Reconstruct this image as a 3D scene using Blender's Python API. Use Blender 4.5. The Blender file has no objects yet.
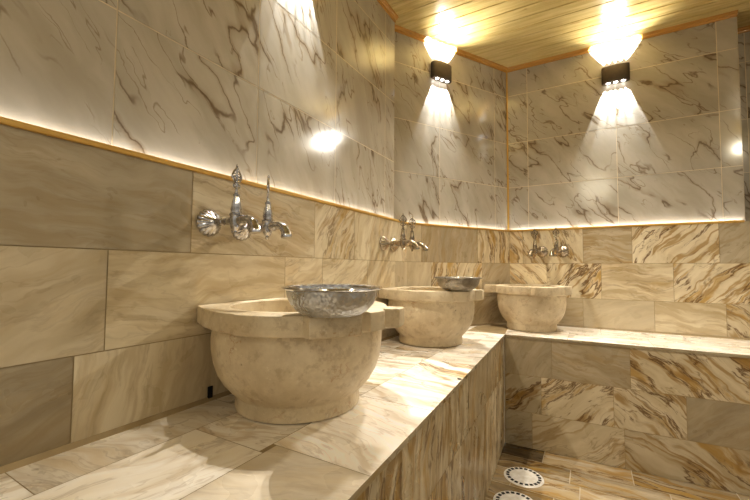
import bpy, bmesh, random
from math import *
from mathutils import Vector, Matrix

random.seed(4)
LIFT = 0.92            # camera height above the floor; coordinates below are relative to eye height
COL = bpy.context.scene.collection

# ------------------------------------------------------------------ materials
class NT:
    def __init__(s, name):
        s.m = bpy.data.materials.new(name); s.m.use_nodes = True
        s.t = s.m.node_tree; s.t.nodes.clear()
        s.out = s.t.nodes.new('ShaderNodeOutputMaterial')
        s.b = s.t.nodes.new('ShaderNodeBsdfPrincipled')
        s.t.links.new(s.b.outputs[0], s.out.inputs[0])
    def put(s, sock, v):
        if v is None: return
        if isinstance(v, bpy.types.NodeSocket): s.t.links.new(v, sock)
        elif isinstance(v, (tuple, list)) and sock.type == 'RGBA': sock.default_value = (*v[:3], 1)
        else: sock.default_value = v
    def math(s, op, a, b=None, c=None, clamp=False):
        n = s.t.nodes.new('ShaderNodeMath'); n.operation = op; n.use_clamp = clamp
        for i, v in enumerate((a, b, c)):
            if v is not None: s.put(n.inputs[i], v)
        return n.outputs[0]
    def vmath(s, op, a, b=None, scale=None):
        n = s.t.nodes.new('ShaderNodeVectorMath'); n.operation = op
        s.put(n.inputs[0], a)
        if b is not None: s.put(n.inputs[1], b)
        if scale is not None: s.put(n.inputs['Scale'], scale)
        return n.outputs[0]
    def noise(s, vec, scale, detail=3, rough=.5, dist=0, color=False):
        n = s.t.nodes.new('ShaderNodeTexNoise')
        s.put(n.inputs['Vector'], vec); s.put(n.inputs['Scale'], scale); n.inputs['Detail'].default_value = detail
        n.inputs['Roughness'].default_value = rough; n.inputs['Distortion'].default_value = dist
        return n.outputs['Color' if color else 'Fac']
    def ramp(s, v, a, b, lo=0., hi=1.):
        n = s.t.nodes.new('ShaderNodeMapRange'); n.interpolation_type = 'SMOOTHSTEP'
        s.put(n.inputs[0], v)
        for i, k in enumerate((a, b, lo, hi)): s.put(n.inputs[i+1], k)
        return n.outputs[0]
    def mix(s, f, a, b):
        n = s.t.nodes.new('ShaderNodeMix'); n.data_type = 'RGBA'
        s.put(n.inputs[0], f); s.put(n.inputs[6], a); s.put(n.inputs[7], b)
        return n.outputs[2]
    def attr(s, name):
        n = s.t.nodes.new('ShaderNodeAttribute'); n.attribute_name = name
        x = s.t.nodes.new('ShaderNodeSeparateColor'); s.put(x.inputs[0], n.outputs['Color'])
        return x.outputs
    def uv(s):
        n = s.t.nodes.new('ShaderNodeUVMap'); n.uv_map = 'uv'; return n.outputs[0]
    def obj(s): return s.t.nodes.new('ShaderNodeTexCoord').outputs['Object']
    def comb(s, x=0., y=0., z=0.):
        n = s.t.nodes.new('ShaderNodeCombineXYZ')
        for i, v in enumerate((x, y, z)): s.put(n.inputs[i], v)
        return n.outputs[0]
    def sep(s, v):
        n = s.t.nodes.new('ShaderNodeSeparateXYZ'); s.put(n.inputs[0], v); return n.outputs
    def rot(s, v, ang):
        n = s.t.nodes.new('ShaderNodeVectorRotate'); n.rotation_type = 'Z_AXIS'
        s.put(n.inputs['Vector'], v); s.put(n.inputs['Angle'], ang); return n.outputs[0]
    def bump(s, h, strength, dist):
        n = s.t.nodes.new('ShaderNodeBump'); n.inputs['Strength'].default_value = strength
        n.inputs['Distance'].default_value = dist; s.put(n.inputs['Height'], h)
        s.t.links.new(n.outputs[0], s.b.inputs['Normal'])
    def done(s, color, rough=.5, metal=0., **kw):
        s.put(s.b.inputs['Base Color'], color); s.put(s.b.inputs['Roughness'], rough); s.put(s.b.inputs['Metallic'], metal)
        for k, v in kw.items(): s.put(s.b.inputs[k.replace('_', ' ')], v)
        return s.m

def tile_coords(n, stretch):
    A = n.attr('tile_a'); B = n.attr('tile_b')       # A = vein strength, grey, seed ; B = angle, stripes, brightness
    off = n.comb(n.math('MULTIPLY', A[2], 37.7), n.math('MULTIPLY', A[2], 61.3), n.math('MULTIPLY', A[2], 9.1))
    p = n.rot(n.vmath('ADD', n.uv(), off), n.math('MULTIPLY', B[0], -pi))
    p = n.vmath('ADD', p, n.vmath('SCALE', n.vmath('SUBTRACT', n.noise(p, 4.5, 2, color=True), (.5, .5, .5)), scale=.12))
    p = n.vmath('ADD', p, n.vmath('SCALE', n.vmath('SUBTRACT', n.noise(p, 24, 3, color=True), (.5, .5, .5)), scale=.016))
    q = n.vmath('MULTIPLY', p, (1, stretch, 1))
    return A, B, p, q

def mat_wall_marble(name, light, dark, rough):
    n = NT(name)
    A, B, p, q = tile_coords(n, 5.5)
    def ridge(off, sc, w, det=3):
        return n.ramp(n.math('ABSOLUTE', n.math('SUBTRACT', n.noise(n.vmath('ADD', q, off), sc, det, .5), .5)), 0., w, 1., 0.)
    base = n.mix(n.ramp(n.noise(q, 2.6, 5, .6), .3, .7), light, dark)
    gr = n.mix(n.ramp(n.noise(q, 3.0, 5, .62), .3, .7), (.52, .44, .315), (.34, .275, .18))
    base = n.mix(n.math('MULTIPLY', A[1], n.ramp(n.noise(n.vmath('MULTIPLY', p, (1, 2, 1)), 5, 4, .6), .25, .6, .6, 1.)), base, gr)
    base = n.mix(n.math('MULTIPLY', n.ramp(n.noise(q, 5.5, 5, .55), .44, .60), n.math('MULTIPLY', B[1], .75)), base, (.42, .31, .155))
    gn = n.noise(n.vmath('ADD', q, (3.1, 1.7, 0)), 2.6, 6, .6)
    gold = n.math('MULTIPLY', n.ramp(gn, .555, .67), A[0], clamp=True)
    base = n.mix(n.math('MULTIPLY', gold, .80), base, (.47, .285, .06))
    g2 = n.math('MULTIPLY', ridge((9.3, 5.1, 2), 2.2, .042), A[0], clamp=True)
    base = n.mix(n.math('MULTIPLY', g2, .72), base, (.36, .21, .05))
    core = n.math('MULTIPLY', n.ramp(n.math('ABSOLUTE', n.math('SUBTRACT', gn, .565)), 0., .03, 1., 0.), n.ramp(n.noise(p, 5, 2), .36, .50))
    core = n.math('MULTIPLY', core, A[0], clamp=True)
    base = n.mix(n.math('MULTIPLY', core, .85), base, (.15, .075, .02))
    fine = n.math('MULTIPLY', ridge((2.2, 6.6, 1), 5.5, .022), n.ramp(n.noise(p, 7, 2), .42, .58))
    base = n.mix(n.math('MULTIPLY', fine, n.math('ADD', .12, n.math('MULTIPLY', A[0], .5), clamp=True)), base, (.26, .17, .08))
    sc = n.vmath('SCALE', base, scale=n.math('MULTIPLY', B[2], 2.))
    n.bump(n.noise(p, 40, 3), .05, .002)
    return n.done(sc, n.ramp(n.noise(p, 12, 3), .3, .7, rough, rough+.14))

def mat_porcelain(name):
    n = NT(name)
    A = n.attr('tile_a'); B = n.attr('tile_b')
    off = n.comb(n.math('MULTIPLY', A[2], 37.7), n.math('MULTIPLY', A[2], 61.3), 0.)
    p = n.rot(n.vmath('ADD', n.uv(), off), n.math('MULTIPLY', B[0], -pi))
    p = n.vmath('ADD', p, n.vmath('SCALE', n.vmath('SUBTRACT', n.noise(p, 3.5, 2, color=True), (.5, .5, .5)), scale=.10))
    p = n.vmath('ADD', p, n.vmath('SCALE', n.vmath('SUBTRACT', n.noise(p, 22, 5, color=True), (.5, .5, .5)), scale=.030))
    q = n.vmath('MULTIPLY', p, (1, 3.4, 1))
    base = n.mix(n.ramp(n.noise(q, 2.2, 4, .6), .3, .7), (.54, .495, .415), (.43, .385, .305))
    def line(off, sc, w, c0, c1, ms, det=2.5):
        r = n.math('ABSOLUTE', n.math('SUBTRACT', n.noise(n.vmath('ADD', q, off), sc, det, .5), .5))
        m = n.ramp(n.noise(n.vmath('ADD', p, off), ms, 2), c0, c1)
        return n.math('MULTIPLY', n.ramp(r, 0., w, 1., 0.), m)
    smear = line((1.3, 8.1, 0), 1.9, .05, .48, .66, 3.2)
    thin = line((1.3, 8.1, 0), 1.9, .012, .45, .55, 3.2)
    thin2 = line((5.3, 2.2, 3), 3.0, .012, .48, .58, 4.0)
    thin3 = line((2.3, 5.2, 1), 4.5, .010, .52, .60, 6.0)
    base = n.mix(n.math('MULTIPLY', smear, .55), base, (.27, .20, .12))
    base = n.mix(n.math('MULTIPLY', thin, .72), base, (.115, .066, .026))
    base = n.mix(n.math('MULTIPLY', thin2, .72), base, (.16, .10, .05))
    base = n.mix(n.math('MULTIPLY', thin3, .5), base, (.18, .12, .06))
    n.bump(n.noise(p, 5, 2), .03, .004)
    return n.done(base, n.ramp(n.noise(p, 4, 3), .3, .7, .09, .16), **{'IOR': 1.6})

def mat_plain(name, c, rough=.5, metal=0., c2=None, sc=20., bump=0., **kw):
    n = NT(name); v = n.obj()
    f = n.noise(v, sc, 4)
    col = n.mix(n.ramp(f, .3, .7), c, c2 or tuple(x*.85 for x in c))
    if bump: n.bump(f, bump, .002)
    return n.done(col, rough, metal, **kw)

def mat_basin_stone():
    n = NT('carved_limestone'); v = n.obj()
    c = n.mix(n.ramp(n.noise(v, 7, 6, .65), .32, .68), (.76, .66, .49), (.57, .47, .32))
    c = n.mix(n.math('MULTIPLY', n.ramp(n.noise(n.vmath('ADD', v, (3, 1, 2)), 34, 5, .7), .50, .66), .40), c, (.36, .26, .15))
    c = n.mix(n.math('MULTIPLY', n.ramp(n.noise(n.vmath('ADD', v, (9, 4, 2)), 55, 3, .6), .62, .70), .6), c, (.74, .66, .52))
    r = n.math('ABSOLUTE', n.math('SUBTRACT', n.noise(v, 6, 6, .6), .5))
    c = n.mix(n.math('MULTIPLY', n.ramp(r, 0, .010, .5, 0.), n.ramp(n.noise(v, 8, 2), .5, .6)), c, (.40, .20, .08))
    c = n.mix(n.ramp(n.noise(n.vmath('ADD', v, (1, 7, 5)), 22, 2, .5), .765, .79), c, (.10, .055, .02))
    n.bump(n.noise(v, 90, 4, .7), .22, .003)
    return n.done(c, n.ramp(n.noise(v, 30, 3), .3, .7, .42, .6))

def mat_wood(name, c1, c2, knots=True, rough=.22):
    n = NT(name); A = n.attr('tile_a')
    p = n.vmath('ADD', n.uv(), n.comb(n.math('MULTIPLY', A[2], 31.), n.math('MULTIPLY', A[2], 17.), 0.))
    q = n.vmath('MULTIPLY', p, (1.2, 16, 1))
    c = n.mix(n.ramp(n.noise(q, 3.2, 5, .6, .4), .3, .7), c1, c2)
    if knots:
        w = n.noise(n.vmath('MULTIPLY', p, (8, 16, 1)), 1.1, 2)
        c = n.mix(n.ramp(w, .70, .80, 0., .55), c, (.30, .15, .03))
    n.bump(n.noise(q, 5, 3), .05, .001)
    return n.done(c, rough)

def mat_hammered(name, c, rough):
    n = NT(name); v = n.obj()
    t = n.t.nodes.new('ShaderNodeTexVoronoi'); t.feature = 'F1'; t.inputs['Scale'].default_value = 140
    n.put(t.inputs['Vector'], v)
    n.bump(t.outputs['Distance'], .9, .0022)
    col = n.mix(n.ramp(n.noise(v, 25, 4), .3, .7), c, tuple(x*.72 for x in c))
    return n.done(col, n.ramp(n.noise(v, 18, 3), .3, .7, rough, rough+.14), 1.0)

M = {}
M['porc'] = mat_porcelain('polished_veined_porcelain')
M['marble'] = mat_wall_marble('honed_gold_vein_marble', (.78, .695, .53), (.63, .54, .375), .26)
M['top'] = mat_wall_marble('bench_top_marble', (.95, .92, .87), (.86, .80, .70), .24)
M['floor'] = mat_wall_marble('wet_floor_marble', (.55, .47, .35), (.20, .125, .05), .12)
M['grout_gold'] = mat_plain('cream_grout', (.80, .70, .52), .25)
M['grout_tan'] = mat_plain('tan_grout', (.40, .31, .18), .7)
M['grout_floor'] = mat_plain('worn_floor_grout', (.50, .43, .32), .5)
M['basin'] = mat_basin_stone()
M['ceil'] = mat_wood('lacquered_pine_boards', (.72, .58, .28), (.56, .43, .17))
M['mould'] = mat_wood('honey_wood_moulding', (.60, .33, .085), (.45, .23, .05), False, .25)
M['gap'] = mat_plain('dark_board_gap', (.10, .06, .02), .8)
M['strip'] = mat_wood('golden_ledge_trim', (.68, .44, .12), (.52, .30, .07), False, .3)
M['chrome'] = mat_plain('polished_chrome', (.74, .76, .82), .12, 1.0, (.40, .39, .40), 90., .12)
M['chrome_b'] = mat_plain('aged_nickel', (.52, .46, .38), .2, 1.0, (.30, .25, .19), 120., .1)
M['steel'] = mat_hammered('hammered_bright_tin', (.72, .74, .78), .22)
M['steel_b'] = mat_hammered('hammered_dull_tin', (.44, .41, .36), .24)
M['bronze'] = mat_plain('dark_bronze_paint', (.10, .075, .055), .38, .3, (.08, .06, .045), 30.)
M['black'] = mat_plain('black_hole', (.012, .010, .010), .7)
M['drain'] = mat_plain('white_drain_plastic', (.82, .80, .77), .35, 0., (.68, .64, .57), 40.)
M['white'] = mat_plain('corner_sealant', (.72, .64, .50), .5)
n = NT('lit_lens'); M['lens'] = n.done((.9, .9, 1), .2, 0., Emission_Color=(1., .96, .93), Emission_Strength=12.)

# ------------------------------------------------------------------ object helpers
def obj(name, bm, mats, parent=None, smooth=False, loc=None, rz=0.):
    me = bpy.data.meshes.new(name); bm.normal_update(); bm.to_mesh(me); bm.free()
    for m in (mats if isinstance(mats, (list, tuple)) else [mats]): me.materials.append(m)
    if smooth:
        me.polygons.foreach_set('use_smooth', [True]*len(me.polygons))
        me.set_sharp_from_angle(angle=radians(38))
    o = bpy.data.objects.new(name, me); COL.objects.link(o)
    if parent: o.parent = parent
    if loc: o.location = loc
    o.rotation_euler.z = rz
    return o
def struct(o): o['kind'] = 'structure'; return o
def tag(o, label, cat, group=None):
    o['label'] = label; o['category'] = cat
    if group: o['group'] = group
    return o
def empty(name, loc, rz, label, cat, group=None):
    o = bpy.data.objects.new(name, None); COL.objects.link(o); o.empty_display_size = .05
    o.location = loc; o.rotation_euler.z = rz
    return tag(o, label, cat, group)
def dup(root, loc, rz, label):
    r = root.copy(); COL.objects.link(r); r.location = loc; r.rotation_euler.z = rz; r['label'] = label
    for ch in list(root.children):
        c = ch.copy(); COL.objects.link(c); c.parent = r
        for g in ch.children:
            d = g.copy(); COL.objects.link(d); d.parent = c
    return r

def clip(poly, a, b, c):      # keep a*u+b*v <= c
    out = []
    for i in range(len(poly)):
        p, q = poly[i], poly[(i+1) % len(poly)]
        dp, dq = a*p[0]+b*p[1]-c, a*q[0]+b*q[1]-c
        if dp <= 0: out.append(p)
        if (dp < 0 < dq) or (dq < 0 < dp):
            t = dp/(dp-dq); out.append((p[0]+t*(q[0]-p[0]), p[1]+t*(q[1]-p[1])))
    return out

def tiled(name, O, U, V, outline, tiles, mats, gap=.002, parent=None, backing=True, depth=.0012, uvo=(0, 0)):
    """Flat tiled surface: outline is a convex (u, v) polygon, tiles = (u0,u1,v0,v1, vein, grey, angle, stripes, bright)."""
    O, U, V = Vector(O), Vector(U).normalized(), Vector(V).normalized(); N = U.cross(V)
    bm = bmesh.new(); uvl = bm.loops.layers.uv.new('uv')
    la = bm.loops.layers.float_color.new('tile_a'); lb = bm.loops.layers.float_color.new('tile_b')
    def face(poly, off, mi, a, b):
        if len(poly) < 3: return
        vs = [bm.verts.new(O+U*u+V*v+N*off) for u, v in poly]
        try: f = bm.faces.new(vs)
        except ValueError: return
        f.material_index = mi
        for l, (u, v) in zip(f.loops, poly):
            l[uvl].uv = (u+uvo[0], v+uvo[1]); l[la] = (*a, 1); l[lb] = (*b, 1)
        return f
    if backing: face(outline, -depth, 1, (0, 0, 0), (0, 0, .5))
    for k, t in enumerate(tiles):
        u0, u1, v0, v1, vein, grey, ang, stripes, br = t[:9]
        seed = t[9] if len(t) > 9 else (k*.137+.05*len(name)) % 1
        p = clip(list(outline), 1, 0, u1-gap/2); p = clip(p, -1, 0, -(u0+gap/2)) if p else p
        p = clip(p, 0, 1, v1-gap/2) if p else p; p = clip(p, 0, -1, -(v0+gap/2)) if p else p
        if len(p) < 3: continue
        f = face(p, 0, 0, (vein, grey, seed), ((ang/180.) % 1, stripes, br/2.))
    return obj(name, bm, mats, parent)

def rect(u0, u1, v0, v1): return [(u0, v0), (u1, v0), (u1, v1), (u0, v1)]

def add_box(bm, c, s, R=None):
    r = bmesh.ops.create_cube(bm, size=1.)
    m = Matrix.Translation(c) @ (R.to_4x4() if R else Matrix()) @ Matrix.Diagonal((*s, 1))
    bmesh.ops.transform(bm, matrix=m, verts=r['verts'])
def bevel(bm, w, seg=2, ang=30):
    es = [e for e in bm.edges if e.is_manifold and e.calc_face_angle(0) > radians(ang)]
    bmesh.ops.bevel(bm, geom=es, offset=w, segments=seg, affect='EDGES', profile=.6)
def add_lathe(bm, prof, seg=32, M4=None, rad=None):
    """prof = (r, z) list, rad(theta, r, z) optionally modulates the radius."""
    rings = []
    for r, z in prof:
        if r < 1e-6: rings.append([bm.verts.new((0, 0, z))])
        else:
            ring = []
            for i in range(seg):
                t = 2*pi*i/seg; rr = rad(t, r, z) if rad else r
                ring.append(bm.verts.new((rr*cos(t), rr*sin(t), z)))
            rings.append(ring)
    vs = [v for r in rings for v in r]
    for a, b in zip(rings, rings[1:]):
        for i in range(seg):
            j = (i+1) % seg
            q = [a[i % len(a)], a[j % len(a)], b[j % len(b)], b[i % len(b)]]
            u = []
            for v in q:
                if v not in u: u.append(v)
            if len(u) > 2: bm.faces.new(u)
    if M4 is not None: bmesh.ops.transform(bm, matrix=M4, verts=vs)
def add_tube(bm, pts, rad, seg=8, closed=False):
    pts = [Vector(p) for p in pts]; n = len(pts)
    rs = rad if isinstance(rad, (list, tuple)) else [rad]*n
    rings = []; ref = None
    for i, p in enumerate(pts):
        a = pts[(i-1) % n] if (closed or i > 0) else p
        b = pts[(i+1) % n] if (closed or i < n-1) else p
        t = (b-a).normalized()
        if ref is None: ref = t.orthogonal()
        ref = (ref-t*ref.dot(t)).normalized(); bi = t.cross(ref)
        rings.append([bm.verts.new(p+(ref*cos(2*pi*k/seg)+bi*sin(2*pi*k/seg))*rs[i]) for k in range(seg)])
    m = n if closed else n-1
    for i in range(m):
        A, B = rings[i], rings[(i+1) % n]
        for k in range(seg): bm.faces.new((A[k], A[(k+1) % seg], B[(k+1) % seg], B[k]))
    if not closed:
        bm.faces.new(list(reversed(rings[0]))); bm.faces.new(rings[-1])
def add_ball(bm, c, r, s=(1, 1, 1)):
    x = bmesh.ops.create_uvsphere(bm, u_segments=12, v_segments=8, radius=r)
    bmesh.ops.transform(bm, matrix=Matrix.Translation(c) @ Matrix.Diagonal((*s, 1)), verts=x['verts'])

# ------------------------------------------------------------------ room geometry (relative to eye height)
XL = -.872; YC = 2.57; ZB = -.35; ZF = -.92; ZC = 1.355; ZE = .25
TB = radians(30.9); DB = Vector((sin(TB), cos(TB), 0)); NB = Vector((cos(TB), -sin(TB), 0))
CBC = Vector((-.452, YC, 0))                                 # lower corner of chamfer wall and end wall
sL = (XL-CBC.x)/DB.x; CLB = CBC+DB*sL                        # lower corner of long wall and chamfer wall
SB = .02                                                     # set-back of the upper wall behind the ledge
def T(u0, u1, v0, v1, vein=.3, grey=.2, ang=0., st=.3, br=1., seed=None):
    return (u0, u1, v0, v1, vein, grey, ang, st, br) + ((seed,) if seed is not None else ())

# --- left wall, lower courses
y0 = -1.3
LT = [T(y0, .05, .035, ZE, .05, .35, 2, .5, .80), T(.05, .582, .035, ZE, .05, .50, -3, .5, .74), T(.582, 1.07, .035, ZE, .35, .05, -12, .45, .92, .31), T(1.07, 1.338, .035, ZE, .75, .1, 62, .3, 1.0), T(1.338, 2.0, .035, ZE, .6, .1, 72, .4, 1.05),
      T(y0, -.25, -.175, .035, .1, .2, 10, .4, .85), T(-.25, .396, -.175, .035, .16, .42, 22, .25, .95, .77), T(.396, .92, -.175, .035, .16, .1, 3, .55, 1.0, .12), T(.92, 1.12, -.175, .035, .3, .1, 25, .3, 1.05), T(1.12, 1.45, -.175, .035, .4, .1, 28, .3, 1.05), T(1.45, 1.733, -.175, .035, .25, .2, 60, .3, 1.05), T(1.733, 2.0, -.175, .035, .1, .6, 80, .3, 1.0),
      T(y0, -.2, ZB-.01, -.175, .1, .3, 0, .3, .8), T(-.2, .344, ZB-.01, -.175, .12, .95, 24, .3, .78, .55), T(.344, .86, ZB-.01, -.175, .14, .12, 82, .45, .95, .4), T(.86, 1.3, ZB-.01, -.175, .2, .1, 20, .3, 1.), T(1.3, 2.0, ZB-.01, -.175, .3, .1, 20, .3, 1.)]
struct(tiled('wall_left', (XL, 0, 0), (0, 1, 0), (0, 0, 1), rect(y0, CLB.y, ZB-.01, ZE), LT, [M['marble'], M['grout_tan']]))
# --- chamfer wall, lower courses
Lb = -sL/1.0
o0 = CLB; W = (CBC-CLB).length
BT = [T(-.01, .10, .035, ZE, .15, .15, 80, .3, 1.05), T(.10, W-.285, .035, ZE, .25, .75, 82, .7, 1.0, .21), T(W-.285, W+.01, .035, ZE, 1.0, .0, 96, .4, 1.1, .63),
      T(-.01, .17, -.175, .035, .1, .25, 80, .2, 1.1), T(.17, W-.25, -.175, .035, 1.1, 0, 68, .4, 1.15, .9), T(W-.25, W+.01, -.175, .035, .35, .5, 45, .2, 1.0, .17),
      T(-.01, .3, ZB-.01, -.175, .3, .3, 60, .3, 1.), T(.3, W+.01, ZB-.01, -.175, .3, .45, 40, .3, 1.05)]
struct(tiled('wall_corner', o0, DB, (0, 0, 1), rect(0, W, ZB-.01, ZE), BT, [M['marble'], M['grout_tan']]))
# --- end wall, lower courses
XR = 1.7
CT = [T(-.46, -.37, .035, ZE, .9, 0, -55, .2, 1.2, .4), T(-.37, -.029, .035, ZE, .9, .05, -62, .3, 1.12, .52), T(-.029, .215, .035, ZE, .55, .45, -8, .8, 1.0, .23), T(.215, .591, .035, ZE, 1.25, .0, 52, .2, 1.12, .83), T(.591, .95, .035, ZE, .5, .35, 42, .3, .85), T(.95, XR, .035, ZE, .5, .2, 42, .3, .85),
      T(-.46, -.23, -.175, .035, .75, 0, -48, .1, 1.3, .35), T(-.23, .062, -.175, .035, 1.25, 0, 48, .2, 1.15, .71), T(.062, .398, -.175, .035, .3, .05, -5, .8, 1.08, .13), T(.398, .75, -.175, .035, 1.1, 0, 44, .2, 1.1, .93), T(.75, XR, -.175, .035, .8, .1, 44, .3, 1.),
      T(-.46, -.035, ZB-.01, -.175, .15, .4, 5, .5, 1.0), T(-.035, .31, ZB-.01, -.175, .06, .42, 20, .1, 1.02), T(.31, .608, ZB-.01, -.175, .25, .1, -10, .7, 1.05, .62), T(.608, .95, ZB-.01, -.175, 1.0, .15, -46, .2, 1.0, .22), T(.95, XR, ZB-.01, -.175, .4, .3, 20, .3, 1.)]
struct(tiled('wall_end', (0, YC, 0), (1, 0, 0), (0, 0, 1), rect(CBC.x, XR, ZB-.01, ZE), CT, [M['marble'], M['grout_tan']]))

# --- upper walls: polished veined porcelain in a straight grid
def upper(name, O, U, outline, us, vs, ang):
    ts = []
    for i in range(len(us)-1):
        for j in range(len(vs)-1):
            ts.append(T(us[i], us[i+1], vs[j], vs[j+1], 0, 0, ang+random.uniform(-9, 9), 0, 1, random.random()))
    return tiled(name, O, U, (0, 0, 1), outline, ts, [M['porc'], M['grout_gold']], gap=.0032, depth=.0008)
XU = XL-SB; YU = 1.752
struct(upper('wall_left_upper', (XU, 0, 0), (0, 1, 0), rect(y0, YU, ZE-.03, ZC+.03), [-1.3, -.85, -.42, 0, .404, .808, 1.22, 1.648, YU], [ZE-.03, .565, .888, 1.2, ZC+.03], -62))
ob = CBC-NB*SB                                               # upper chamfer wall plane

cu = Vector((0, YC+SB, 0)); cb = ob; tt = (cu.y-cb.y)/DB.y; UBC = cb+DB*tt        # upper corner B/C
struct(upper('wall_corner_upper', UBC, DB, rect(-1.25, 0, ZE-.03, ZC+.03), [-1.25, -1.03, -.58, -.12, 0.], [ZE-.03, .54, .84, 1.16, ZC+.03], -58))
struct(upper('wall_end_upper', (0, YC+SB, 0), (1, 0, 0), rect(UBC.x, .70, ZE-.03, ZC+.03), [UBC.x-.01, -.335, .155, .615, .70], [ZE-.03, .54, .84, 1.165, ZC+.03], -47))
# return of the end wall and the recess beyond it
struct(upper('wall_recess', (.70, YC+SB, 0), (0, 1, 0), rect(0, .2, ZE-.03, ZC+.03), [0, .2], [ZE-.03, .54, .84, 1.165, ZC+.03], -60))
struct(upper('wall_recess_back', (0, 2.79, 0), (1, 0, 0), rect(.70, XR, ZE-.03, ZC+.03), [.70, .78, 1.24, XR], [ZE-.03, .54, .84, 1.165, ZC+.03], -60))
# return edge of the long upper wall (its free end beside the corner)
bm = bmesh.new(); add_box(bm, (XU-.03, YU-.0015, (ZE+ZC)/2), (.058, .003, ZC-ZE+.05)); struct(obj('trim_1', bm, M['white']))

# --- ledge with golden nosing, hiding the light channel
def ledge(name, p, q, n):                                    # from p to q along the top of the lower wall, n into the room
    p, q, n = Vector(p), Vector(q), Vector(n); d = (q-p); L = d.length; d.normalize()
    R = Matrix((d, n, Vector((0, 0, 1)))).transposed()
    bm = bmesh.new(); mid = (p+q)/2
    add_box(bm, mid+n*.000+Vector((0, 0, ZE-.001)), (L, .012, .012), R); bevel(bm, .002, 2)
    uvl = bm.loops.layers.uv.new('uv'); la = bm.loops.layers.float_color.new('tile_a')
    for f in bm.faces:
        for l in f.loops:
            c = l.vert.co; l[uvl].uv = ((c-p).dot(d), c.z); l[la] = (0, 0, .3, 1)
    return struct(obj(name, bm, M['strip']))
ledge('trim_2', (XL, y0, 0), (XL, CLB.y, 0), (1, 0, 0))
ledge('trim_3', CLB, CBC, NB)
ledge('trim_4', CBC, (.69, YC, 0), (0, -1, 0))
# channel floors
bm = bmesh.new(); add_box(bm, (XL-.040, (y0+CLB.y)/2, ZE-.02), (.07, CLB.y-y0, .01)); struct(obj('trim_5', bm, M['grout_tan']))
bm = bmesh.new()
R = Matrix((DB, NB, Vector((0, 0, 1)))).transposed()
add_box(bm, (CLB+CBC)/2-NB*.026-DB*.05+Vector((0, 0, ZE-.022)), (W+.2, .04, .01), R); struct(obj('trim_6', bm, M['grout_tan']))
bm = bmesh.new(); add_box(bm, ((CBC.x+XR)/2, YC+.122, ZE-.021), (XR-CBC.x, .23, .01)); struct(obj('trim_7', bm, M['grout_tan']))

# --- corner strip and crown mouldings
def bar(name, p, q, prof, n, mat=None):
    """extrude a profile [(out, z)] from p to q; n points into the room."""
    p, q, n = Vector(p), Vector(q), Vector(n); bm = bmesh.new()
    uvl = bm.loops.layers.uv.new('uv'); la = bm.loops.layers.float_color.new('tile_a')
    A = [bm.verts.new(p+n*a+Vector((0, 0, b))) for a, b in prof]; B = [bm.verts.new(q+n*a+Vector((0, 0, b))) for a, b in prof]
    k = len(prof)
    for i in range(k): bm.faces.new((A[i], A[(i+1) % k], B[(i+1) % k], B[i]))
    bm.faces.new(A[::-1]); bm.faces.new(B)
    bmesh.ops.recalc_face_normals(bm, faces=bm.faces)
    d = (q-p).normalized()
    for f in bm.faces:
        for l in f.loops:
            c = l.vert.co; l[uvl].uv = ((c-p).dot(d), c.z+(c-p).dot(n)); l[la] = (0, 0, .7, 1)
    return struct(obj(name, bm, mat or M['mould']))
CR = [(0, -.022), (.006, -.022), (.008, -.012), (.016, -.009), (.019, -.002), (.026, 0), (.026, .004), (0, .004)]
bar('trim_8', Vector((XU, y0, ZC)), Vector((XU, YU, ZC)), CR, (1, 0, 0))
bar('trim_9', UBC-DB*1.25+Vector((0, 0, ZC)), UBC+Vector((0, 0, ZC)), CR, NB)
bar('trim_10', UBC+Vector((0, 0, ZC)), Vector((.70, YC+SB, ZC)), CR, (0, -1, 0))
bar('trim_11', Vector((.70, 2.79, ZC)), Vector((XR, 2.79, ZC)), CR, (0, -1, 0))
bm = bmesh.new(); bis = (NB+Vector((0, -1, 0))).normalized()
add_lathe(bm, [(.0055, ZE-.02), (.0055, ZC-.01)], 10, Matrix.Translation(UBC+bis*.004))
for f in bm.faces: f.smooth = True
struct(obj('trim_12', bm, M['strip']))

# --- boarded ceiling
bm = bmesh.new(); uvl = bm.loops.layers.uv.new('uv'); la = bm.loops.layers.float_color.new('tile_a')
pw = .087; yy = -1.31; k = 0
while yy < 2.95:
    prof = [(0, .006), (.0035, 0), (pw-.0045, 0), (pw-.001, .006)]
    sd = random.random()
    vs = [[bm.verts.new((x, yy+a, ZC+b)) for a, b in prof] for x in (-1.25, XR)]
    for i in range(3):
        f = bm.faces.new((vs[0][i], vs[0][i+1], vs[1][i+1], vs[1][i]))
        for l in f.loops: l[uvl].uv = (l.vert.co.x, l.vert.co.y); l[la] = (0, 0, sd, 1)
    yy += pw; k += 1
f = bm.faces.new([bm.verts.new(v) for v in ((-1.25, -1.31, ZC+.006), (-1.25, 2.96, ZC+.006), (XR, 2.96, ZC+.006), (XR, -1.31, ZC+.006))]); f.material_index = 1
struct(obj('ceiling', bm, [M['ceil'], M['gap']]))

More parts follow.
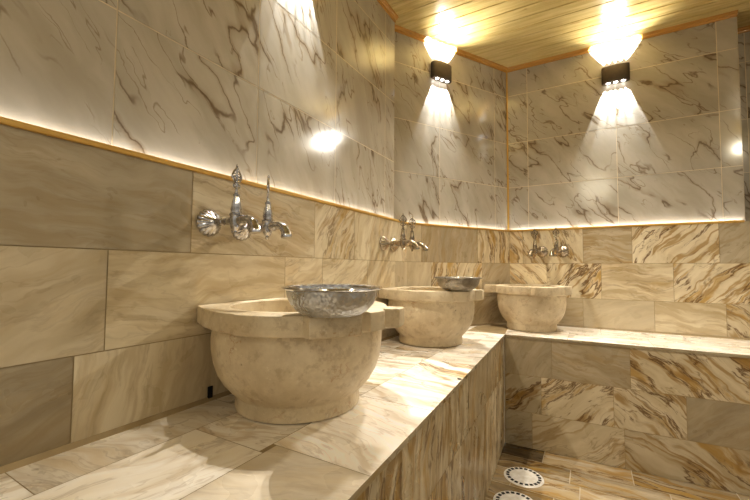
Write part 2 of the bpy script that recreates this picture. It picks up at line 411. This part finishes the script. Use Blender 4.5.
# --- floor
FT = []
ys = [1.30, 1.44, 1.56, 1.70, 1.84, 1.97, 2.12]
for j in range(len(ys)-1):
    xs = [-.45+(-.12 if j % 2 else 0)]
    while xs[-1] < XR: xs.append(xs[-1]+random.choice((.26, .31, .36)))
    for i in range(len(xs)-1):
        FT.append(T(xs[i], xs[i+1], ys[j], ys[j+1], random.choice((1.3, .9, .5)), random.choice((0, .3, .6)), random.choice((5, 175, 12)), .7, random.choice((.75, 1.1, .9))))
yb = y0
while yb < 1.29:
    x = -.45
    while x < XR:
        FT.append(T(x, x+.32, yb, min(yb+.15, 1.30), random.choice((1.3, .9, .4)), random.choice((0, .4)), 8, .6, random.choice((.7, 1., .9)))); x += .32
    yb += .15
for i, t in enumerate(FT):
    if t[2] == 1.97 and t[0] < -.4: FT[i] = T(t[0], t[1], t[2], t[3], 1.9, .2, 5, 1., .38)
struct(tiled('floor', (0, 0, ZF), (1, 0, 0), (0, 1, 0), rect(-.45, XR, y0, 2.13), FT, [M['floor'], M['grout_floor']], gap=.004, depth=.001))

# ------------------------------------------------------------------ marble bench (L-shaped, running under the basins)
E0 = Vector((-.245, y0)); E1 = Vector((-.322, .483)); E2 = Vector((-.396, 2.085)); E3 = Vector((XR, 2.145))
bench = empty('marble_bench', (-.6, 1.0, ZF), 0, 'L-shaped tiled marble bench along the walls carrying the three stone basins', 'bench')
def bobj(o): o.location = Vector(o.location)-Vector((-.6, 1.0, ZF)); o.parent = bench; return o
TT = [
 # strip beside the left wall
 T(XL, -.742, -1.3, .25, .35, .1, 82, .3, 1.05), T(XL, -.742, .25, .66, .3, .35, 20, .3, 1.05), T(XL, -.742, .66, 1.2, .5, 0, 30, .3, 1.05), T(XL, -.742, 1.2, 1.9, .6, 0, 30, .3, 1.),
 # middle run
 T(-.742, -.54, -1.3, .10, .3, .2, 20, .3, 1.), T(-.742, -.54, .10, .52, .3, .1, 70, .2, 1.15, .3), T(-.742, -.55, .52, .88, .55, 0, 12, .3, 1.05, .8), T(-.742, -.55, .88, 1.30, .6, .0, 12, .3, 1.05, .46), T(-.742, -.55, 1.30, 1.75, .7, 0, 15, .4, 1.0, .2),
 # front run
 T(-.54, -.2, -1.3, .02, .2, .5, 20, .2, 1.), T(-.54, -.2, .02, .555, .12, .6, 25, .2, 1.25, .66), T(-.55, -.2, .555, .88, .32, .0, -22, .2, 1.2, .15), T(-.55, -.2, .88, 1.06, .55, .0, -10, .4, 1.1, .5), T(-.55, -.2, 1.06, 1.36, .95, .0, -24, .3, 1.12, .78), T(-.55, -.2, 1.36, 1.75, .45, .0, 8, .5, 1.05, .95),
 T(XL, -.60, 1.75, 2.6, .3, .0, 8, .3, 1.15), T(-.60, -.2, 1.75, 2.085, .25, .1, 10, .4, 1.12),
]
def top_poly(which):
    if which == 0: return [(XL, y0), (E0.x, E0.y), (E1.x, E1.y), (E2.x, E2.y), (CBC.x, YC), (CLB.x, CLB.y)]
    return [(E2.x, E2.y), (E3.x, E3.y), (XR, YC), (CBC.x, YC)]
bm_top0 = tiled('bench_top', (0, 0, ZB), (1, 0, 0), (0, 1, 0), top_poly(0), TT, [M['top'], M['grout_tan']], gap=.0016, depth=.0006)
bobj(bm_top0)
TR = [T(-.5, -.1, 2.0, 2.33, .3, .05, 8, .4, 1.15), T(-.1, .25, 2.0, 2.33, .5, .0, 5, .5, 1.12), T(.25, .62, 2.0, 2.33, .45, .1, -6, .5, 1.1), T(.62, XR, 2.0, 2.33, .6, .1, -6, .5, 1.05),
      T(-.5, .05, 2.33, 2.57, .35, .1, -8, .4, 1.15), T(.05, .42, 2.33, 2.57, .55, 0, -10, .5, 1.12), T(.42, .8, 2.33, 2.57, .5, 0, 8, .5, 1.1), T(.8, XR, 2.33, 2.57, .5, 0, 8, .5, 1.)]
bobj(tiled('bench_top', (0, 0, ZB), (1, 0, 0), (0, 1, 0), top_poly(1), TR, [M['top'], M['grout_tan']], gap=.0016, depth=.0006))
# slab edges (overhanging a little over the front panels)
def edge_band(a, b, zt, zb, seed, vein=.5, ang=5, br=.8):
    d = (b-a).normalized(); L = (b-a).length
    return bobj(tiled('slab_edge', (a.x, a.y, 0), (d.x, d.y, 0), (0, 0, 1), rect(0, L, zb, zt),
        [T(i*.36, min((i+1)*.36, L+.01), zb-.01, zt+.01, vein, .1, ang, .3, br, (seed+i*.21) % 1) for i in range(int(L/.36)+1)], [M['marble'], M['grout_tan']], gap=.0012, depth=.0005))
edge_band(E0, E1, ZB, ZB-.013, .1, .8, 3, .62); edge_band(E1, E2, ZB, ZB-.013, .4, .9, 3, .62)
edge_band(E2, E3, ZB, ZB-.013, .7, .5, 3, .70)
def inset(p, q, d):
    t = (q-p).normalized(); n = Vector((t.y, -t.x)); return p-n*d, q-n*d
# left bench front (facing +x)
def front(a, b, tiles, nm='front_panel'):
    d = (b-a).normalized(); L = (b-a).length
    return bobj(tiled(nm, (a.x, a.y, 0), (d.x, d.y, 0), (0, 0, 1), rect(0, L, ZF, ZB-.012), tiles, [M['marble'], M['grout_tan']], gap=.0018, depth=.001))
off = .006
a, b = E0+Vector((-off, 0)), E1+Vector((-off, 0))
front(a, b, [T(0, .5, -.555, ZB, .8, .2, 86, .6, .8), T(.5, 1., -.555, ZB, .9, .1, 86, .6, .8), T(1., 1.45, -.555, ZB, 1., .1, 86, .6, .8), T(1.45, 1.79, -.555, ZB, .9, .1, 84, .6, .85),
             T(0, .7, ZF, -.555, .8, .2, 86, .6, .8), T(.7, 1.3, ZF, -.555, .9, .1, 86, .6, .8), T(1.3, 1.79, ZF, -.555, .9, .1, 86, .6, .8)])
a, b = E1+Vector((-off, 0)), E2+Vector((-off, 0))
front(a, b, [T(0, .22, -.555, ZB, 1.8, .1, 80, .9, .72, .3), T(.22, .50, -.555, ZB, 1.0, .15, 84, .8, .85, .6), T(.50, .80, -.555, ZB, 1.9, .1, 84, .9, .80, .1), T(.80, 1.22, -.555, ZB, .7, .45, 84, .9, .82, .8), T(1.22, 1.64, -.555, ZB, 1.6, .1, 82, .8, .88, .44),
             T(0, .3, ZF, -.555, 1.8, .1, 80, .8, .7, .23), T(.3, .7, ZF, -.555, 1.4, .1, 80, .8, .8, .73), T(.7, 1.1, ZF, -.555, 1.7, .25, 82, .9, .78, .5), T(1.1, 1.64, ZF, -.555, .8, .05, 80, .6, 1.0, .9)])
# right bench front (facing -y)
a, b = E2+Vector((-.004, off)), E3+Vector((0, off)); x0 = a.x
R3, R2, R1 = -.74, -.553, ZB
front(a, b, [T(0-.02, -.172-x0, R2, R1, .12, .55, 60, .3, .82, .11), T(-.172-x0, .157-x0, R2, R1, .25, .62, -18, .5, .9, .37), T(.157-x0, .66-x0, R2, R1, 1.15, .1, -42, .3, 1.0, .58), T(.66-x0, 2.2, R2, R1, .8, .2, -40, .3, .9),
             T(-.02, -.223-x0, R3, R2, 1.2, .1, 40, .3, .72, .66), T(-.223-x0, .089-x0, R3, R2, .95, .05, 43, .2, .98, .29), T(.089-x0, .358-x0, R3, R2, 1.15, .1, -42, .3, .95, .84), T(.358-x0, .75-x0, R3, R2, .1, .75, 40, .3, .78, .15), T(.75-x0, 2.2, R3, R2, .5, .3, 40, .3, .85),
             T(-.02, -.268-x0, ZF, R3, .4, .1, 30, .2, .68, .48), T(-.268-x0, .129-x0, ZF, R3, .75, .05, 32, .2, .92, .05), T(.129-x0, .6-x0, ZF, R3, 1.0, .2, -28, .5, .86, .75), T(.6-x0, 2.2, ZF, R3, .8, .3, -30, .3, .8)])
# pale sealant line down the inner corner
bm = bmesh.new(); add_box(bm, (E2.x-.002, E2.y+.002, (ZF+ZB)/2), (.005, .005, ZB-ZF-.02)); bobj(obj('corner_joint', bm, M['grout_tan']))
# tan strip standing for the grout line and its shadow at wall / bench junction
def fillet(p, q, n, nm):
    return bar(nm, Vector((p[0], p[1], ZB)), Vector((q[0], q[1], ZB)), [(0, 0), (.009, 0), (.002, .009), (0, .009)], n, M['grout_tan'])
fillet((XL, y0), (XL, CLB.y), (1, 0, 0), 'grout_shadow_left'); fillet(CLB[:2], CBC[:2], NB, 'grout_shadow_corner'); fillet(CBC[:2], (XR, YC), (0, -1, 0), 'grout_shadow_end')

# small dark holes
bm = bmesh.new(); add_lathe(bm, [(0, .0009), (.0045, .0009), (.0062, .0012), (.0072, 0)], 20)
p = (-.362, 1.17, ZB+.0004)
tag(obj('drain_hole', bm, M['black'], loc=p), 'tiny black drain hole in the bench top near its front edge', 'hole')
bm = bmesh.new(); add_box(bm, (0, 0, 0), (.004, .014, .034)); bevel(bm, .001, 1)
tag(obj('wall_outlet_slot', bm, M['black'], loc=(XL+.002, .648, ZB+.019)), 'small dark slot at the foot of the wall behind the nearest basin', 'slot')

# ------------------------------------------------------------------ stone basins
def basin(loc, rz, R0, lugs, label, wall=None, ear=None):
    """R0 = body radius; lugs = (angle deg, half angle deg, reach); wall = function(x, y) -> clamped local xy"""
    root = empty('stone_basin', loc, 0, label, 'basin', 'round stone basins')
    SEG = 144
    def rim_r(t):
        dgr = degrees(t); r = R0*1.065
        for ang, ha, reach, sq in lugs:
            d = (dgr-ang-rz+540) % 360-180
            e = max(0., min(1., (ha-abs(d))/1.6))
            if e > 0:
                rr = reach/max(.5, cos(radians(d))) if sq else reach
                r = r+(rr-r)*e*e*(3-2*e)
        if ear:                                              # side of the wall ear runs tangent to the rim circle
            e = (ear-dgr+540) % 360-180
            if 0 < e < 55: r = max(r, R0*1.085/cos(radians(e)))
        return r
    def clampw(v):
        return wall(v) if wall else v
    k = R0/.215
    prof = [(.148*k, 0), (.156*k, .003), (.1575*k, .012), (.155*k, .034), (.158*k, .039), (.170*k, .050), (.186*k, .068), (.200*k, .092), (.2095*k, .12), (.2145*k, .15), (.2155*k, .18), (.2135*k, .203)]
    bm = bmesh.new(); rings = []
    for r, z in prof:
        rings.append([Vector((r*cos(2*pi*i/SEG), r*sin(2*pi*i/SEG), z)) for i in range(SEG)])
    zr0, zr1 = .207, .252
    def rimring(sc, z, off=0.): return [Vector(((rim_r(2*pi*i/SEG)*sc-off)*cos(2*pi*i/SEG), (rim_r(2*pi*i/SEG)*sc-off)*sin(2*pi*i/SEG), z)) for i in range(SEG)]
    rings += [rimring(1, zr0, .006), rimring(1, zr0+.002, .001), rimring(1, zr0+.006), rimring(1, zr1-.005), rimring(1, zr1-.0015, .0012), rimring(1, zr1, .004)]
    ri = .172*k
    for r, z in ((ri+.003, zr1), (ri, zr1-.003), (ri-.004, .20), (ri-.012, .15), (ri*.80, .10), (ri*.5, .068), (ri*.15, .06)):
        rings.append([Vector((r*cos(2*pi*i/SEG), r*sin(2*pi*i/SEG), z)) for i in range(SEG)])
    V = [[bm.verts.new(clampw(v)) for v in ring] for ring in rings]
    for a, b in zip(V, V[1:]):
        for i in range(SEG): bm.faces.new((a[i], a[(i+1) % SEG], b[(i+1) % SEG], b[i]))
    bm.faces.new(V[0][::-1]); bm.faces.new(V[-1])
    bmesh.ops.recalc_face_normals(bm, faces=bm.faces)
    obj('basin_body', bm, M['basin'], root, smooth=True)
    bm = bmesh.new(); add_lathe(bm, [(0, 0), (.012, 0), (.014, .002), (.019, .0025), (.020, 0)], 24)
    obj('drain_ring', bm, M['chrome'], root, smooth=True, loc=(0, 0, .0605))
    return root
LUG = [(-62, 22, .244, False), (-33, 14.5, .268, False), (-6, 9.5, .257, False), (12, 7.5, .278, True), (180, 12, .24, True)]
b1 = (-.670, .767, ZB)
def wl(c, X=XL+.003):
    return lambda v: Vector((max(v.x, X-c[0]), v.y, v.z))
basin(b1, 0, .217, LUG, 'largest and nearest stone basin with lobed rim beside the left wall', wl(b1), -116)
b2 = (-.664, 1.692, ZB)
LUG2 = [(-32, 9, .240, False), (6, 8, .247, True), (180, 20, .245, True)]
basin(b2, 0, .204, LUG2, 'middle stone basin under the second pair of taps', wl(b2), -116)
b3 = (-.300, 2.365, ZB)
def w3(v):
    v = Vector((v.x, min(v.y, YC-.003-b3[1]), v.z))
    P = Vector((b3[0]+v.x, b3[1]+v.y, 0)); dd = (P-CBC).dot(NB)
    if dd < .003: v = v+NB*(.003-dd)
    return v
LUG3 = [(-67, 14, .228, False), (-8, 14, .212, True), (188, 12, .262, True)]
basin(b3, 0, .187, LUG3, 'farthest pinkish stone basin on the end bench below the third pair of taps', w3)

# ------------------------------------------------------------------ hammered bowls
def bowl(loc, mat, label):
    root = empty('metal_bowl', loc, 0, label, 'bowl', 'hammered metal bowls')
    bm = bmesh.new()
    outp = [(0, .001), (.045, .0), (.058, .003), (.071, .011), (.082, .023), (.0885, .038), (.0905, .050)]
    inn = [(.0885, .050), (.0862, .038), (.0795, .024), (.069, .0135), (.056, .006), (.04, .003), (0, .003)]
    add_lathe(bm, outp+inn, 96, rad=lambda t, r, z: r)
    bmesh.ops.recalc_face_normals(bm, faces=bm.faces)
    obj('bowl_body', bm, mat, root, smooth=True)
    bm = bmesh.new()
    add_lathe(bm, [(.0885, .0495), (.0905, .0485), (.097, .0505), (.0995, .053), (.0985, .0555), (.094, .0560), (.0890, .0535), (.0885, .0495)], 96)
    bmesh.ops.recalc_face_normals(bm, faces=bm.faces)
    obj('bowl_rim', bm, M['chrome'] if mat is M['steel'] else mat, root, smooth=True)
    root.scale = (1.04, 1.04, 1.06)
    return root
bowl((-.460, .625, ZB+.2525), M['steel'], 'bright hammered metal bowl on the rim of the nearest basin')
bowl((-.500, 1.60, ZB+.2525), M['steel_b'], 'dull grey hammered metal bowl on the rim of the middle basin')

# ------------------------------------------------------------------ taps
def make_tap(loc, rz, label, mat, hrot):
    root = empty('wall_tap', loc, rz, label, 'tap', 'wall taps with filigree handles')
    toX = Matrix.Rotation(pi/2, 4, 'Y')                       # lathe axis z -> +x
    bm = bmesh.new()
    add_lathe(bm, [(0, .001), (.031, .001), (.036, .003), (.035, .008), (.026, .018), (.016, .027), (.010, .033), (.0085, .036), (0, .036)], 64, toX,
              rad=lambda t, r, z: r*(1+.085*(abs(cos(8*t))-.5)*min(1, r/.02)))
    bmesh.ops.recalc_face_normals(bm, faces=bm.faces); obj('rosette', bm, mat, root, smooth=True)
    bm = bmesh.new()
    add_lathe(bm, [(0, .034), (.0075, .034), (.0075, .048), (.0105, .050), (.0115, .055), (.0105, .060), (.008, .062), (.0075, .074), (.0100, .077), (.0105, .090), (.009, .108), (0, .108)], 24, toX)
    bmesh.ops.recalc_face_normals(bm, faces=bm.faces); obj('inlet_pipe', bm, mat, root, smooth=True)
    bm = bmesh.new(); bx = .108
    add_lathe(bm, [(0, -.036), (.004, -.036), (.006, -.031), (.004, -.027), (.009, -.024), (.013, -.014), (.0145, 0), (.0135, .010), (.0155, .013), (.0155, .017), (.0125, .019), (.0118, .026), (.0128, .028), (.0100, .045), (.0072, .060), (.0085, .062), (.0085, .066), (.004, .068), (0, .068)],
              32, Matrix.Translation((bx, 0, 0)), rad=lambda t, r, z: r*(1+(.05*cos(8*t) if .018 < z < .06 else 0)))
    bmesh.ops.recalc_face_normals(bm, faces=bm.faces); obj('valve_body', bm, mat, root, smooth=True)
    bm = bmesh.new(); pts = []; rs = []
    for i in range(15):
        t = i/14; a = radians(8+78*t)
        pts.append((bx+.006+.062*sin(a)*1.05, 0, -.002+.010*sin(pi*t)-.034*(1-cos(a)))); rs.append(.0125-.002*sin(pi*t)+(.0016 if i > 11 else 0)+(.0015 if i % 4 == 1 else 0))
    add_tube(bm, pts, rs, 16); obj('spout', bm, mat, root, smooth=True)
    # filigree handle: pointed arch with scrolls, ring pair and beads, flat in its own plane
    bm = bmesh.new(); zz = .068
    def P(x, z): return (x*1.0, 0, zz+z)
    arch = [(0, .084), (.006, .074), (.0125, .064), (.0165, .054), (.0155, .046), (.0105, .040), (.0045, .037), (0, .034)]
    add_tube(bm, [P(x, z) for x, z in arch]+[P(-x, z) for x, z in arch[-2:0:-1]], .0027, 8, True)
    for s in (-1, 1):
        add_tube(bm, [P(s*(.0062+.0042*cos(a)), .050+.0055*sin(a)) for a in [2*pi*i/14 for i in range(14)]], .0021, 6, True)
        add_tube(bm, [P(s*(.0056+.0050*cos(a)), .024+.0060*sin(a)) for a in [2*pi*i/14 for i in range(14)]], .0024, 6, True)
        add_ball(bm, P(s*.0165, .050), .0026); add_ball(bm, P(s*.0105, .026), .0022)
    add_tube(bm, [P(0, -.001), P(0, .012), P(0, .036), P(0, .08)], [.0045, .0032, .0028, .0022], 8)
    add_tube(bm, [P(-.008, .062), P(.008, .062)], .0014, 6)
    for z, r in ((.003, .0052), (.012, .0046), (.017, .0034), (.0345, .0036), (.062, .0034), (.0865, .0034), (.092, .0018)): add_ball(bm, P(0, z), r)
    bmesh.ops.transform(bm, matrix=Matrix.Translation((bx, 0, 0)) @ Matrix.Rotation(hrot, 4, 'Z') @ Matrix.Translation((0, 0, .0136)) @ Matrix.Diagonal((1, 1, .80, 1)), verts=bm.verts)
    obj('handle', bm, mat, root, smooth=True)
    return root
ZT = .116
make_tap((XL, .629, ZT), 0, 'chrome tap nearest the camera on the left wall, above the nearest basin', M['chrome'], radians(100))
make_tap((XL, .735, ZT-.004), 0, 'second chrome tap above the nearest basin, its handle seen edge-on', M['chrome'], radians(130))
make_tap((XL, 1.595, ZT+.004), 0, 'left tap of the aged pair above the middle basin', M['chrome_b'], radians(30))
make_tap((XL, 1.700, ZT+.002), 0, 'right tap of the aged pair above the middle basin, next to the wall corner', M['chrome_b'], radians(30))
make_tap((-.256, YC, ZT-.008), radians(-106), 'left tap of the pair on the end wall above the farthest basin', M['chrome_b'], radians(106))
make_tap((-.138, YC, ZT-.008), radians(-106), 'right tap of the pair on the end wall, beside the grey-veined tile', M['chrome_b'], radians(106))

# ------------------------------------------------------------------ up-and-down wall lights
def sconce(loc, rz, label):
    """local +y points into the room"""
    root = empty('wall_light', loc, rz, label, 'wall light', 'up-and-down wall lights')
    w, dpt, h = .070, .043, .049
    pl = [(-w, .004)]+[(w*x, .022+(dpt-.022)*sqrt(max(0, 1-x*x*.96))) for x in [-1+i/9 for i in range(19)]]+[(w, .004)]
    bm = bmesh.new()
    for z0, z1 in ((-h, h),):
        A = [bm.verts.new((x, y, z0)) for x, y in pl]; B = [bm.verts.new((x, y, z1)) for x, y in pl]
        for i in range(len(pl)): bm.faces.new((A[i], A[(i+1) % len(pl)], B[(i+1) % len(pl)], B[i]))
        bm.faces.new(A[::-1]); bm.faces.new(B)
    bmesh.ops.recalc_face_normals(bm, faces=bm.faces); bevel(bm, .0022, 2, 50)
    obj('housing', bm, M['bronze'], root, smooth=True)
    bm = bmesh.new(); add_box(bm, (0, .002, 0), (.12, .004, .084)); obj('back_plate', bm, M['bronze'], root)
    for s in (1, -1):
        for x in (-.038, 0, .038):
            bm = bmesh.new(); add_lathe(bm, [(0, .0045), (.006, .0038), (.0095, .0015), (.0105, 0), (0, 0)], 20)
            if s < 0: bmesh.ops.transform(bm, matrix=Matrix.Rotation(pi, 4, 'X'), verts=bm.verts)
            bmesh.ops.recalc_face_normals(bm, faces=bm.faces)
            obj('lens', bm, M['lens'], root, smooth=True, loc=(x, .022, s*(h+.0002)))
    return root
def spot(loc, direction, power, size, blend, color, rad=.003):
    L = bpy.data.lights.new('spot', 'SPOT'); L.energy = power; L.spot_size = radians(size); L.spot_blend = blend
    L.color = color; L.shadow_soft_size = rad
    o = bpy.data.objects.new('spot_lamp', L); COL.objects.link(o); o.location = loc
    o.rotation_euler = Vector(direction).to_track_quat('-Z', 'Y').to_euler(); return o
PW_D, PW_U = 7.0, 6.0
def sconce_lights(loc, along, nrm, pd=PW_D, pu=PW_U):
    loc, a, n = Vector(loc), Vector(along), Vector(nrm)
    for s, pw in ((-1, pd), (1, pu)):
        for k, x in enumerate((-.044, -.022, 0, .022, .044)):
            p = loc+a*x+n*.015+Vector((0, 0, s*.0575))
            spot(p, a*((k-2)*(.115 if s < 0 else .20))+Vector((0, 0, s))-n*.20, pw*(3.2 if s < 0 else 5.5), 27 if s < 0 else 32, .10, (.90, .94, 1.) if s < 0 else (.80, .90, 1.))
        for x in (-.03, .03):
            spot(loc+a*x+n*.055+Vector((0, 0, s*.0575)), a*x*4+Vector((0, 0, s))+n*.85, pw*(3.7 if s < 0 else .9), 112, .8, (1., .94, .84))
zs = 1.165
pB = UBC+DB*(-.578)+Vector((0, 0, zs+.01))
angB = atan2(NB.y, NB.x)-pi/2
sconce(pB, angB, 'dark bronze wall light between the left wall and the wooden corner strip'); sconce_lights(pB, DB, NB)
pC = Vector((.157, YC+SB, zs-.01))
sconce(pC, pi, 'dark bronze wall light on the right-hand end wall under the ceiling'); sconce_lights(pC, (1, 0, 0), (0, -1, 0))
pL = Vector((XU, .97, zs))
sconce(pL, -pi/2, 'dark bronze wall light high on the left wall above the nearest basin'); sconce_lights(pL, (0, 1, 0), (1, 0, 0))

# hidden light strips in the ledge
def strip_light(p, q, n, power, nm='ledge_lamp'):
    p, q, n = Vector(p), Vector(q), Vector(n); L = bpy.data.lights.new(nm, 'AREA'); L.shape = 'RECTANGLE'
    L.size = (q-p).length; L.size_y = .006; L.energy = power; L.color = (.96, .97, 1.); L.spread = radians(175)
    o = bpy.data.objects.new(nm, L); COL.objects.link(o); o.location = (p+q)/2+Vector((0, 0, ZE-.006))
    d = (q-p).normalized(); zax = Vector((0, 0, -1)); R = Matrix((d, zax.cross(d), zax)).transposed()
    o.rotation_euler = R.to_euler(); return o
strip_light((XL-.013, -.6, 0), (XL-.013, YU, 0), (1, 0, 0), 1.25)
strip_light(CLB-NB*.013+DB*.02, CBC-NB*.013-DB*.02, NB, .5)
strip_light((CBC.x+.01, YC+.013, 0), (.69, YC+.013, 0), (0, -1, 0), .8)

# added warm room light: unseen points behind and to the right of the camera
def area(loc, tgt, sx, sy, power, col):
    L = bpy.data.lights.new('unseen_light', 'AREA'); L.shape = 'RECTANGLE'; L.size = sx; L.size_y = sy; L.energy = power; L.color = col
    o = bpy.data.objects.new('unseen_light', L); COL.objects.link(o); o.location = loc
    o.rotation_euler = (Vector(tgt)-Vector(loc)).to_track_quat('-Z', 'Y').to_euler(); return o
def down(loc, power, rad=.03):
    L = bpy.data.lights.new('unseen_light', 'POINT'); L.energy = power; L.color = (1., .91, .70); L.shadow_soft_size = rad
    o = bpy.data.objects.new('unseen_light', L); COL.objects.link(o); o.location = loc
down((.1, -1.2, 1.2), 10, .2); down((1.27, .42, 1.16), 7, .03)  # first is soft fill with no known fixture, second an unseen wall light

w = bpy.data.worlds.new('world'); bpy.context.scene.world = w; w.use_nodes = True
wt = w.node_tree; bg = wt.nodes['Background']; tc = wt.nodes.new('ShaderNodeTexCoord'); sx = wt.nodes.new('ShaderNodeSeparateXYZ')
wt.links.new(tc.outputs['Generated'], sx.inputs[0]); cr = wt.nodes.new('ShaderNodeValToRGB'); mr = wt.nodes.new('ShaderNodeMapRange')
mr.inputs[1].default_value = -.6; mr.inputs[2].default_value = .7; wt.links.new(sx.outputs[2], mr.inputs[0]); wt.links.new(mr.outputs[0], cr.inputs[0])
cr.color_ramp.elements[0].color = (.10, .075, .05, 1); cr.color_ramp.elements[1].color = (1., .91, .76, 1)
e = cr.color_ramp.elements.new(.45); e.color = (.60, .53, .41, 1)
wt.links.new(cr.outputs[0], bg.inputs[0]); bg.inputs[1].default_value = .56

# ------------------------------------------------------------------ floor drains
def drain(loc, label):
    root = empty('floor_drain', loc, 0, label, 'drain', 'round floor drains')
    bm = bmesh.new(); add_lathe(bm, [(0, .003), (.072, .003), (.079, .0025), (.083, 0)], 64); obj('cover', bm, M['drain'], root, smooth=True)
    for k in range(20):
        a = 2*pi*k/20; bm = bmesh.new()
        add_box(bm, (0, 0, 0), (.013, .0135, .001)); bevel(bm, .0003, 1)
        o = obj('slot', bm, M['black'], root, loc=(.066*cos(a), .066*sin(a), .0034)); o.rotation_euler.z = a
    return root
drain((-.268, 1.797, ZF+.0005), 'round white floor drain closest to the bench corner')
drain((-.268, 1.582, ZF+.0005), 'round white floor drain nearer the camera, cut off by the bottom of the photo')

# ------------------------------------------------------------------ camera
cam = bpy.data.cameras.new('camera'); co = bpy.data.objects.new('camera', cam); COL.objects.link(co)
yaw, pitch, roll, f = radians(29.9), radians(2.75), radians(.35), 372.
F = Vector((-sin(yaw)*cos(pitch), cos(yaw)*cos(pitch), sin(pitch)))
Rr = Vector((cos(yaw), sin(yaw), 0)); Uu = Rr.cross(F)
Rr, Uu = Rr*cos(roll)+Uu*sin(roll), Uu*cos(roll)-Rr*sin(roll)
co.rotation_euler = Matrix((Rr, Uu, -F)).transposed().to_euler()
cam.sensor_width = 36; cam.lens = f/750*36; cam.clip_start = .01
bpy.context.scene.camera = co

for o in list(COL.objects):
    if o.parent is None: o.location.z += LIFT

sc = bpy.context.scene
sc.view_settings.view_transform = 'Standard'
sc.view_settings.look = 'Medium High Contrast'
sc.view_settings.exposure = 0.18
